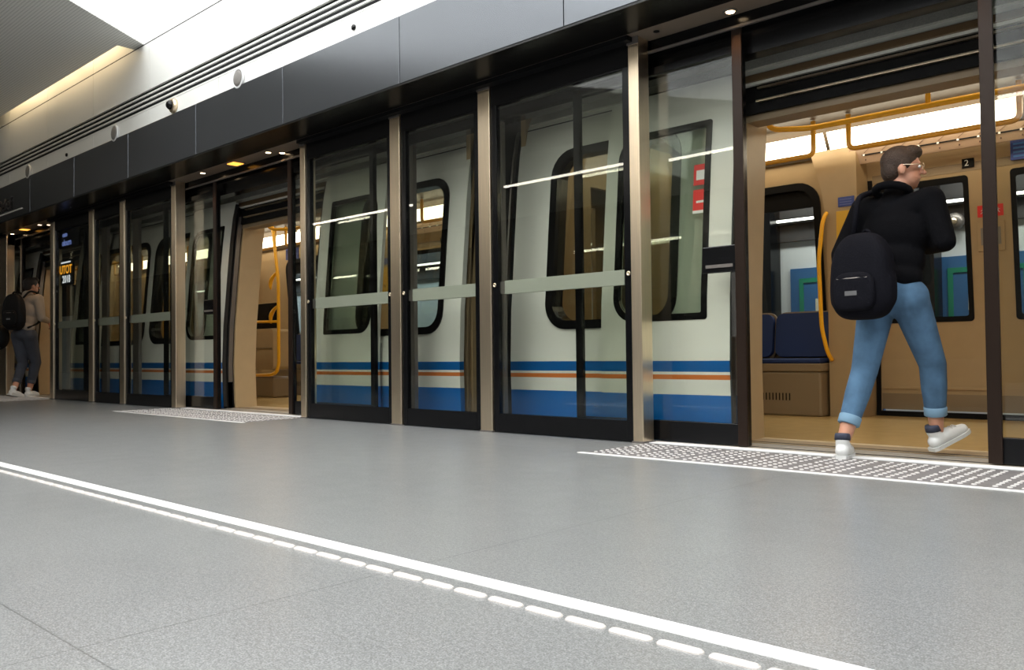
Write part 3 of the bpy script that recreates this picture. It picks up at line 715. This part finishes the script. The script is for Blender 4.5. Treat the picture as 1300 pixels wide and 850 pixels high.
# seat shell and pole just inside the middle doorway
bm = bmesh.new(); sheet(bm, rrect(-11.6, -10.72, .40, .98, .06), [], 0, .28, flat=6.55); ob('seat_shell', bm, BEIGE, c2, bevel=.03, seg=3)['label'] = 'beige seat shell seen through the middle doorway'
ob('shell_rib', B((-11.58, -10.74, 6.54, 6.55, .70, .72)), BEIGE2, c2)
ob('glazed_divider', B((-11.7, -10.65, 6.6, 6.62, .99, 1.35)), BLACK, c2)
ob('seat_base', B((-11.5, -10.8, 6.6, 6.95, .002, .30)), BEIGE2, c2, bevel=.03)
bm = bmesh.new(); tube(bm, roundpath([(-10.36, 6.3, 2.55), (-10.30, 6.3, 2.3), (-10.17, 6.3, 1.6), (-10.17, 6.3, .42), (-10.3, 6.3, .34), (-10.85, 6.3, .33)], .12), .022); ob('pole', bm, YEL, c2, smooth=True)['label'] = 'yellow pole inside the middle doorway'
bm = bmesh.new(); tube(bm, [(-11.2, 6.3, 1.08), (-10.17, 6.3, 1.06)], .018); ob('handrail', bm, YEL, c2, smooth=True)
for z0 in (1.52, 1.06):
    bm = bmesh.new(); tube(bm, arc((-10.17, 6.3, z0 + .22), (-10.42, 6.3, z0 + .12), (-10.36, 6.3, z0 - .02)) , [.012, .02, .026, .03, .028, .022, .01]); ob('strap_handle', bm, YEL, c2, smooth=True)
ob('notice', B((-11.7, -11.36, 7.38, 7.40, 2.09, 2.26)), BSIGN, c2)['label'] = 'blue notice inside the middle car'; ob('notice', B((-11.3, -11.0, 7.38, 7.40, 2.1, 2.32)), YSIGN, c2)['label'] = 'yellow notice inside the middle car'
# hanging strap seen through the window of the middle car
bm = bmesh.new(); tube(bm, roundpath([(-6.05, 6.4, 2.35), (-6.05, 6.4, 1.98)], .02), .012, 8)
tube(bm, [(-6.05 + .05 * math.sin(a), 6.4, 1.91 - .07 * math.cos(a)) for a in [2 * PI * k / 14 for k in range(14)]], .009, 8, closed=True)
ob('hanging_strap', bm, mat('strap_blue', (.06, .07, .16), .5), c2, smooth=True)['label'] = 'dark hanging strap behind the window'
# gangway
g = thing('gangway_bellows', 'black rubber bellows joining the two train cars', 'bellows', (-4.975, 6.45, 0))
bm = bmesh.new()
n = 12
for k in range(n + 1):
    pass
pts_o = []
for k in range(2 * n + 1):
    x = -5.25 + .55 * k / (2 * n); d = .0 if k % 2 else .045
    pts_o.append((x, d))
rings = []
for x, d in pts_o:
    outl = [(5.22 + d, .05 + d), (5.26 + d, 2.0), (5.42 + d, 2.6 - d), (7.5 - d, 2.6 - d), (7.68 - d, 2.0), (7.7 - d, .05 + d)]
    rings.append([bm.verts.new((x, y, z)) for y, z in outl])
for a, c in zip(rings, rings[1:]):
    for k in range(6): bm.faces.new((a[k], a[(k + 1) % 6], c[(k + 1) % 6], c[k]))
ob('bellows', bm, RUBBER, g)
for x in (-5.17, -4.86):
    bm = bmesh.new(); sheet(bm, rect(x, x + .02, .1, 2.45), [], .10, .03); ob('edge_strip', bm, STEELD, g)
# far wall furniture
t = thing('wall_lamp', 'long tube lamp on the dark wall behind the train', 'lamp', (-6, 9.5, 2.1)); ob('tube', B((-22, 6, 9.46, 9.50, 2.085, 2.11)), mat('far_tube', (1, 1, 1), .5, emit=(1, .95, .85), es=5), t); ob('housing', B((-22, 6, 9.50, 9.55, 2.06, 2.13)), BLACKM, t)
area('far_wall_fill', (-1.5, 8.8, 3.0), 14, .3, 300, (1, .97, .92), (-1.5, 9.6, 1.2))  # added area lights, this and the next, brighten the wall behind the train
area('far_wall_fill_2', (-14, 8.8, 3.0), 10, .3, 200, (.75, .87, 1), (-14, 9.6, 1.2))
for x0, lab in ((-4.46, 'green framed blue poster seen through the window by the blue seat'), (-2.86, 'green framed blue poster seen through the far door beside the walking person')):
    t = thing('poster', lab, 'poster', (x0 + .4, 9.6, 1.1), 'posters on the wall behind the train')
    ob('frame', B((x0, x0 + .95, 9.57, 9.6, .45, 1.54)), PBLUE, t); bm = bmesh.new(); frame_rect(bm, x0 + .11, x0 + .85, .55, 1.42, 9.56, 9.57, .05, .05, .05, .05); ob('border', bm, GREEN, t)
    ob('sheet', B((x0 + .30, x0 + .56, 9.563, 9.57, .98, 1.18)), mat('poster_ivory', (.6, .56, .42), .5), t); ob('picture', B((x0 + .34, x0 + .60, 9.5635, 9.57, 1.20, 1.30)), mat('poster_brown', (.25, .14, .07), .5), t)
for x, lab in ((-4.70, 'black upright on the wall behind the train, left of the poster'), (-2.93, 'black upright behind the far door, left of its poster'), (-1.2, 'black upright on the wall behind the train at the right')):
    single('upright', B((x, x + .13, 9.3, 9.55, -.9, 3.1)), BLACK, lab, 'upright', (x, 9.4, -.9), 'black uprights behind the train')
t = thing('wall_cctv', 'round wall light seen through the far door', 'light', (-2.66, 9.54, 1.88)); bm = bmesh.new(); lathe(bm, (-2.66, 9.54, 1.89), [(.09, 0), (.09, -.03), (.05, -.06)], 'y', 20); ob('housing', bm, STEELD, t, smooth=True)
bm = bmesh.new(); lathe(bm, (-2.66, 9.48, 1.89), [(.04, 0), (.03, -.02)], 'y', 16); ob('lens', bm, STEEL, t, smooth=True)
# sign reflection in the glass, built as a lit display at the far screen
t = thing('reflected_sign', 'black board with blue and orange lit letters standing in for a sign reflection at the far screen', 'display', (-13.0, 4.70, 2.4))
ob('case', B((-13.44, -12.7, 4.675, 4.70, 2.2, 2.44)), BLACKM, t)
LB = mat('lit_blue', (0, 0, 0), .5, emit=(.25, .35, .85), es=.7); LO = mat('lit_orange', (0, 0, 0), .5, emit=(1, .42, .03), es=1.2); LW = mat('lit_white', (0, 0, 0), .5, emit=(.9, .95, 1), es=1)
textmesh('letters', 'oum', .10, (-13.22, 4.672, 2.39), (PI / 2, 0, 0), LB, t, .001, True); textmesh('letters', 'olourn', .13, (-13.15, 4.672, 2.27), (PI / 2, 0, 0), LB, t, .001, True)
t = thing('ticket_display', 'small orange and white lit display behind the far screen', 'display', (-13.2, 4.70, 1.9))
ob('case', B((-13.42, -12.95, 4.69, 4.71, 1.66, 2.03)), BLACKM, t)
ob('bar', B((-13.40, -13.05, 4.683, 4.69, 1.98, 2.0)), LW, t); textmesh('letters', 'UTOT', .17, (-13.22, 4.684, 1.88), (PI / 2, 0, 0), LO, t, .001, True); textmesh('letters', '2018', .15, (-13.2, 4.684, 1.74), (PI / 2, 0, 0), LW, t, .001, True)

# ------------------------------------------------------------------ people
def limb(bm, p0, r0, p1, r1, seg=14):
    p0, p1 = Vector(p0), Vector(p1); n = 6; pts = [p0 + (p1 - p0) * i / n for i in range(n + 1)]; rr = [r0 + (r1 - r0) * i / n for i in range(n + 1)]
    tube(bm, pts, rr, seg); blob(bm, p0, (r0,) * 3); blob(bm, p1, (r1,) * 3)
def blob(bm, c, r, rot=None):
    mt = Matrix.Translation(Vector(c)) @ (rot.to_4x4() if rot else Matrix()) @ Matrix.Diagonal((*r, 1))
    bmesh.ops.create_icosphere(bm, subdivisions=3, radius=1, matrix=mt)
def voxel(o, size, smooth=4):
    r = o.modifiers.new('remesh', 'REMESH'); r.mode = 'VOXEL'; r.voxel_size = size; r.use_smooth_shade = True
    s = o.modifiers.new('smooth', 'SMOOTH'); s.factor = .5; s.iterations = smooth
def person(nm, lab, O, fwd, sc, J, M, headturn, withbag):
    O = Vector(O); f = Vector((fwd[0], fwd[1], 0)).normalized(); r = Vector((f.y, -f.x, 0)); up = Vector((0, 0, 1))
    def w(p): return O + (r * p[0] + f * p[1] + up * p[2]) * sc
    j = {k: w(v) for k, v in J.items()}
    R3 = Matrix((r, f, up)).transposed()
    hf = (Matrix.Rotation(headturn, 3, 'Z') @ f); hr = Vector((hf.y, -hf.x, 0)); HR = Matrix((hr, hf, up)).transposed()
    t = thing(nm, lab, 'person', O)
    hc = j['head']; s = sc
    def H(x, y, z): return hc + (hr * x + hf * y + up * z) * s
    bm = bmesh.new()
    # torso, neck, head
    limb(bm, j['pelvis'], .10 * s, j['chest'], .10 * s); limb(bm, j['chest'], .085 * s, j['neck'], .062 * s); limb(bm, j['neck'], .056 * s, H(0, -.012, -.06), .054 * s)
    blob(bm, H(0, -.008, .03), (.077 * s, .094 * s, .095 * s), HR); blob(bm, H(0, .02, -.045), (.058 * s, .068 * s, .068 * s), HR); blob(bm, H(0, .045, -.085), (.028 * s, .03 * s, .024 * s), HR)
    limb(bm, H(0, .086, .012), .008 * s, H(0, .108, -.022), .013 * s, 8)       # nose
    limb(bm, H(-.034, .078, .026), .010 * s, H(.034, .078, .026), .010 * s, 8)   # brow
    limb(bm, H(-.018, .082, -.052), .007 * s, H(.018, .082, -.052), .007 * s, 8)  # lips
    for sx in (-1, 1): blob(bm, H(sx * .078, -.012, -.008), (.010 * s, .020 * s, .032 * s), HR)
    for q in 'LR':
        limb(bm, j['chest'] + (j['sh' + q] - j['chest']) * .3, .07 * s, j['sh' + q], .052 * s); limb(bm, j['sh' + q], .050 * s, j['el' + q], .038 * s); limb(bm, j['el' + q], .040 * s, j['wr' + q], .026 * s)
        limb(bm, j['hip' + q], .085 * s, j['kn' + q], .054 * s); limb(bm, j['kn' + q] * .55 + j['an' + q] * .45, .052 * s, j['an' + q], .034 * s); limb(bm, j['kn' + q], .052 * s, j['an' + q], .034 * s)
        limb(bm, j['pelvis'], .11 * s, j['hip' + q], .09 * s)
        # hand: palm, four fingers, thumb
        wr = j['wr' + q]; d = (wr - j['el' + q]).normalized(); d = (d * .75 - up * .45).normalized()
        side = d.cross(r).normalized(); nrm = (-r if q == 'R' else r)
        pal = wr + d * .075 * s; fw = side if side.dot(f) > 0 else -side
        for k in range(4):
            off = (k - 1.5) * .019 * s; L_ = (.062, .078, .084, .072)[3 - k] * s
            b0 = wr + d * .022 * s + fw * off * .7; b1 = wr + d * .088 * s + fw * off
            limb(bm, b0, .015 * s, b1, .012 * s, 8)
            k1 = b1 + (d * .90 + nrm * .3).normalized() * L_ * .5; k2 = k1 + (d * .55 + nrm * .75).normalized() * L_ * .38; k3 = k2 + (d * .15 + nrm).normalized() * L_ * .22
            limb(bm, b1, .0095 * s, k1, .0085 * s, 8); limb(bm, k1, .0085 * s, k2, .0078 * s, 8); limb(bm, k2, .0078 * s, k3, .0065 * s, 8)
        tb = wr + d * .03 * s + fw * .022 * s; t1 = tb + (d * .6 + fw * .8).normalized() * .038 * s; t2 = t1 + (d * .9 + nrm * .3 + fw * .2).normalized() * .03 * s
        limb(bm, tb, .014 * s, t1, .010 * s, 8); limb(bm, t1, .010 * s, t2, .0085 * s, 8)
    body = ob('body', bm, M['skin'], t); voxel(body, .006, 3)
    # trousers
    bm = bmesh.new(); limb(bm, j['pelvis'] + up * .06 * s, .125 * s, j['pelvis'], .135 * s)
    for q in 'LR':
        limb(bm, j['pelvis'] - up * .01, .125 * s, j['hip' + q], .105 * s); limb(bm, j['hip' + q], .102 * s, j['kn' + q], .070 * s)
        e = j['an' + q] + (j['kn' + q] - j['an' + q]) * M.get('hem', .22); mid = j['kn' + q] + (j['an' + q] - j['kn' + q]) * .35
        limb(bm, j['kn' + q], .070 * s, mid, .066 * s); tube(bm, [mid, e], [.066 * s, .052 * s], 14)
    tr = ob('trousers', bm, M['trousers'], t); voxel(tr, .009, 5); tr['label'] = M['tl']
    for q in 'LR':
        e = j['an' + q] + (j['kn' + q] - j['an' + q]) * M.get('hem', .22); e2 = e + (j['kn' + q] - e).normalized() * .05 * s
        bm = bmesh.new(); tube(bm, [e, e + (e2 - e) * .1, e2 - (e2 - e) * .1, e2], [.054 * s, .058 * s, .059 * s, .056 * s], 18); ob('cuff', bm, M['cuff'], tr, smooth=True)
    # top
    bm = bmesh.new(); mid = j['pelvis'] * .5 + j['chest'] * .5
    for c0, rx, ry, rz in ((j['pelvis'] + up * .07 * s, .165, .125, .10), (mid, .165, .125, .14), (j['chest'], .19, .135, .17), (j['chest'] + up * .08 * s, .17, .115, .10)): blob(bm, c0, (rx * s, ry * s, rz * s), R3)
    limb(bm, j['chest'] + up * .05 * s, .11 * s, j['neck'], .075 * s)
    for q in 'LR':
        limb(bm, j['chest'] + up * .09 * s, .095 * s, j['sh' + q], .075 * s); limb(bm, j['sh' + q], .074 * s, j['el' + q], .056 * s); limb(bm, j['el' + q], .056 * s, j['wr' + q] * .85 + j['el' + q] * .15, .040 * s)
    tp = ob('sweater', bm, M['top'], t); voxel(tp, .009, 18); tp['label'] = M['topl']
    if M.get('hood'):
        bm = bmesh.new(); ctr = j['neck'] - f * .05 * s; pts = [ctr + (r * math.cos(a) * .09 + f * (math.sin(a) * .07) + up * (.01 - .03 * math.sin(a))) * s for a in [2 * PI * k / 16 for k in range(16)]]
        tube(bm, pts, .022 * s, 10, closed=True); hd = ob('hood', bm, M['top'], tp, smooth=True)
    # shoes
    for q in 'LR':
        an = j['an' + q]; td = M['toe' + q]; tdir = (r * td[0] + f * td[1] + up * td[2]).normalized(); sd = tdir.cross(up).normalized(); nu = sd.cross(tdir).normalized()
        def Q(x, y, z): return an + (sd * x + tdir * y + nu * z) * s
        bm = bmesh.new(); RS = Matrix((sd, tdir, nu)).transposed()
        limb(bm, Q(0, -.035, -.045), .036 * s, Q(0, .05, -.042), .040 * s); limb(bm, Q(0, .05, -.045), .040 * s, Q(.004, .15, -.056), .030 * s); limb(bm, Q(0, -.02, .012), .036 * s, Q(0, .0, -.04), .040 * s)
        so = ob('shoe', bm, M['shoe'], t); voxel(so, .006, 4); so['label'] = 'white sneaker'
        bm = bmesh.new(); prf = [(-.072, .026), (-.05, .037), (0, .038), (.06, .040), (.12, .043), (.16, .036), (.185, .018)]
        lo_ = [Q(x, y, -.088) for y, x in prf] + [Q(-x, y, -.088) for y, x in reversed(prf)]; hi_ = [Q(x * 1.02, y, -.068) for y, x in prf] + [Q(-x * 1.02, y, -.068) for y, x in reversed(prf)]
        a = [bm.verts.new(p) for p in lo_]; c = [bm.verts.new(p) for p in hi_]; bm.faces.new(a); bm.faces.new(c[::-1])
        for k in range(len(a)): bm.faces.new((a[k], a[(k + 1) % len(a)], c[(k + 1) % len(a)], c[k]))
        ob('sole', bm, M['sole'], so)
        bm = bmesh.new(); tube(bm, [Q(0, -.016, .01), Q(0, -.012, .035), Q(0, -.01, .045)], [.041 * s, .0405 * s, .038 * s], 16); ob('collar', bm, M['collar'], so, smooth=True)
        for k in range(4):
            y = .035 + k * .024; bm = bmesh.new(); tube(bm, arc(Q(-.022, y, -.018), Q(0, y, .012 - k * .006), Q(.022, y, -.018), 5), .0028 * s, 6); ob('lace', bm, M['sole'], so)
    # hair: cap over crown, back and sides
    bm = bmesh.new(); blob(bm, H(0, -.018, .048), (.086 * s, .098 * s, .088 * s), HR); blob(bm, H(0, -.055, .005), (.074 * s, .058 * s, .078 * s), HR); blob(bm, H(0, .045, .092), (.062 * s, .056 * s, .042 * s), HR)
    bmesh.ops.bisect_plane
    for sx in (-1, 1): blob(bm, H(sx * .062, -.005, .03), (.022 * s, .04 * s, .045 * s), HR)
    hr_ = ob('hair', bm, M['hair'], t); voxel(hr_, .007, 3)
    for sx in (-1, 1):
        bm = bmesh.new(); blob(bm, H(sx * .030, .079, .008), (.012 * s, .008 * s, .008 * s), HR); e = ob('eye', bm, WHITES, t, smooth=True)
        bm = bmesh.new(); blob(bm, H(sx * .030, .086, .008), (.005 * s, .003 * s, .005 * s), HR); ob('iris', bm, BLACKM, e, smooth=True)
    if M.get('glasses'):
        bm = bmesh.new()
        for sx in (-1, 1):
            tube(bm, [H(sx * .032 + .024 * math.cos(a), .098, .006 + .019 * math.sin(a)) for a in [2 * PI * k / 14 for k in range(14)]], .0022 * s, 6, closed=True)
            tube(bm, [H(sx * .057, .098, .010), H(sx * .080, .06, .012), H(sx * .086, -.01, .014)], .0026 * s, 6)
        tube(bm, [H(-.008, .099, .010), H(.008, .099, .010)], .002 * s, 6)
        ob('glasses', bm, STEEL, t, smooth=True)
    return t, j, r, f, w
def backpack(nm, lab, cpos, r, f, s, wd, ht, dp, M, straps):
    """cpos = centre of the panel that touches the back; bag extends to -f"""
    up = Vector((0, 0, 1)); c = Vector(cpos)
    t = thing(nm, lab, 'backpack', c - up * ht / 2)
    R3 = Matrix((r, f, up)).transposed()
    bm = bmesh.new()
    def pad(ctr, a, b_, d, taper=0.0, e=.55):
        tmp = bmesh.new(); bmesh.ops.create_icosphere(tmp, subdivisions=4, radius=1)
        for v in tmp.verts:
            x, y, z = [math.copysign(abs(q) ** e, q) for q in v.co]
            k = 1 - taper * max(z, 0) ** 2; v.co = ctr + r * x * a * k + f * y * b_ * (1 - taper * .6 * max(z, 0)) + up * z * d
        me = bpy.data.meshes.new('tmp'); tmp.to_mesh(me); tmp.free(); bm.from_mesh(me); bpy.data.meshes.remove(me)
    pad(c - f * dp * .5, wd * .5, dp * .5, ht * .5, .28)
    pad(c - f * dp * .5 - up * ht * .16, wd * .54, dp * .36, ht * .26)
    b = ob('bag', bm, M, t); voxel(b, .01, 8)
    bm = bmesh.new()
    pad(c - f * dp * .98 - up * ht * .18, wd * .36, dp * .18, ht * .22, .1)
    p = ob('front_pocket', bm, M, t, smooth=True)
    bm = bmesh.new(); tube(bm, [c - f * (dp * 1.14 - .006 * abs(x)) + r * x * wd * .26 - up * (ht * .03) for x in (-1, -.5, 0, .5, 1)], .003, 6); ob('zip', bm, STEELD, p)
    bm = bmesh.new(); cc = c - f * (dp * 1.17 - .025) - up * ht * .20
    v = [bm.verts.new(cc + r * a + up * b_ - f * .025) for a, b_ in ((-.035, -.012), (.035, -.012), (.035, .012), (-.035, .012))]; bm.faces.new(v); ob('label_patch', bm, mat('patch_grey', (.10, .10, .10), .5), p)
    bm = bmesh.new(); tube(bm, arc(c + r * -.03 + up * ht * .46 - f * .03, c + up * ht * .62 - f * .05, c + r * .03 + up * ht * .46 - f * .03), .008, 8); ob('grab_loop', bm, M, t, smooth=True)
    for pts in straps:
        bm = bmesh.new(); tube(bm, roundpath(pts, .05), .016, 8); ob('strap', bm, M, t, smooth=True)
    return t
SKIN = mat('skin', (.50, .24, .15), .5, noise=.05, nscale=30); SKIN.node_tree.nodes['Principled BSDF'].inputs['Subsurface Weight'].default_value = .08
M1 = dict(skin=SKIN, top=mat('black_cotton', (.003, .003, .004), .9, spec=.08, bump=.4, bscale=300), topl='black hooded sweater', trousers=mat('blue_denim', (.075, .145, .235), .85, spec=.15, noise=.28, nscale=9, bump=.4, bscale=500), tl='light blue jeans',
          cuff=mat('denim_cuff', (.16, .27, .37), .85), shoe=mat('sneaker_white', (.68, .68, .66), .5), sole=mat('sole_white', (.6, .6, .58), .5), collar=mat('navy_lining', (.03, .035, .06), .7), hair=mat('brown_hair', (.035, .017, .008), .6, bump=.8, bscale=150, noise=.3, nscale=60),
          hood=True, glasses=True, toeL=(-.42, .9, .0), toeR=(.35, .9, .42), hem=.24)
J1 = dict(pelvis=(0, 0, .90), hipL=(-.085, 0, .86), hipR=(.085, .01, .86), knL=(-.13, -.07, .47), anL=(-.165, -.225, .088), knR=(.12, .17, .50), anR=(.10, .23, .135),
          chest=(.005, .05, 1.22), neck=(.0, .07, 1.43), head=(.015, .10, 1.565), shL=(-.19, .05, 1.375), elL=(-.31, .0, 1.13), wrL=(-.385, .10, .93), shR=(.19, .06, 1.37), elR=(.275, .04, 1.14), wrR=(.03, .27, 1.14))
p1, j1, r1, f1, w1 = person('person', 'person in black sweater and light blue jeans stepping into the near train doorway', (-1.66, 4.80, 0), (.22, .975), 1.0, J1, M1, -.9, True)
backpack('backpack', 'black backpack slung low on the back of the person in blue jeans', w1((-.015, -.165, .97)), r1, f1, 1, .34, .46, .16, mat('black_nylon', (.0035, .0035, .006), .8, spec=.1, bump=.3, bscale=200),
         [[w1((-.12, -.16, 1.2)), w1((-.13, -.10, 1.42)), w1((-.11, .04, 1.465)), w1((-.12, .19, 1.35)), w1((-.15, .20, 1.12))]])
M2 = dict(skin=SKIN, top=mat('taupe_knit', (.28, .235, .19), .85, bump=.4, bscale=300), topl='taupe sweater', trousers=mat('dark_denim', (.035, .04, .055), .8, noise=.15, bump=.3, bscale=400), tl='dark trousers',
          cuff=mat('dark_cuff', (.05, .055, .07), .8), shoe=M1['shoe'], sole=M1['sole'], collar=M1['shoe'], hair=mat('dark_hair', (.012, .007, .005), .6, bump=.8, bscale=150), toeL=(.1, 1, -.25), toeR=(0, 1, 0), hem=.26)
J2 = dict(pelvis=(0, 0, .92), hipL=(-.085, 0, .87), hipR=(.085, .01, .87), knL=(-.07, .06, .48), anL=(-.05, -.12, .11), knR=(.06, .16, .49), anR=(-.02, .12, .088),
          chest=(0, .05, 1.23), neck=(.0, .07, 1.45), head=(.02, .12, 1.58), shL=(-.195, .05, 1.39), elL=(-.26, -.02, 1.14), wrL=(-.26, .08, .92), shR=(.195, .05, 1.39), elR=(.25, .05, 1.12), wrR=(.18, .27, 1.08))
p2, j2, r2, f2, w2 = person('person', 'far person in taupe sweater and dark trousers boarding at the left edge', (-14.72, 4.60, 0), (-.5, .86), 1.10, J2, M2, -.35, True)
backpack('backpack', 'black backpack on the shoulders of the far person at the left edge', w2((0, -.10, 1.20)), r2, f2, 1, .36, .56, .17, BLACKM,
         [[w2((sx * .10, -.12, 1.4)), w2((sx * .13, -.04, 1.50)), w2((sx * .13, .10, 1.49)), w2((sx * .14, .21, 1.3)), w2((sx * .16, .10, 1.05)), w2((sx * .14, -.08, .98))] for sx in (-1, 1)])
t = thing('shoulder_bag', 'black bag held at the left side of the far person', 'bag', w2((-.42, .0, .78)))
bm = bmesh.new(); blob(bm, w2((-.42, .02, .86)), (.17, .13, .20)); o = ob('bag', bm, BLACKM, t, smooth=True)
bm = bmesh.new(); tube(bm, arc(w2((-.48, .02, 1.0)), w2((-.25, .08, 1.12)), w2((-.34, .06, .9))), .012, 8); ob('strap', bm, BLACKM, t, smooth=True)
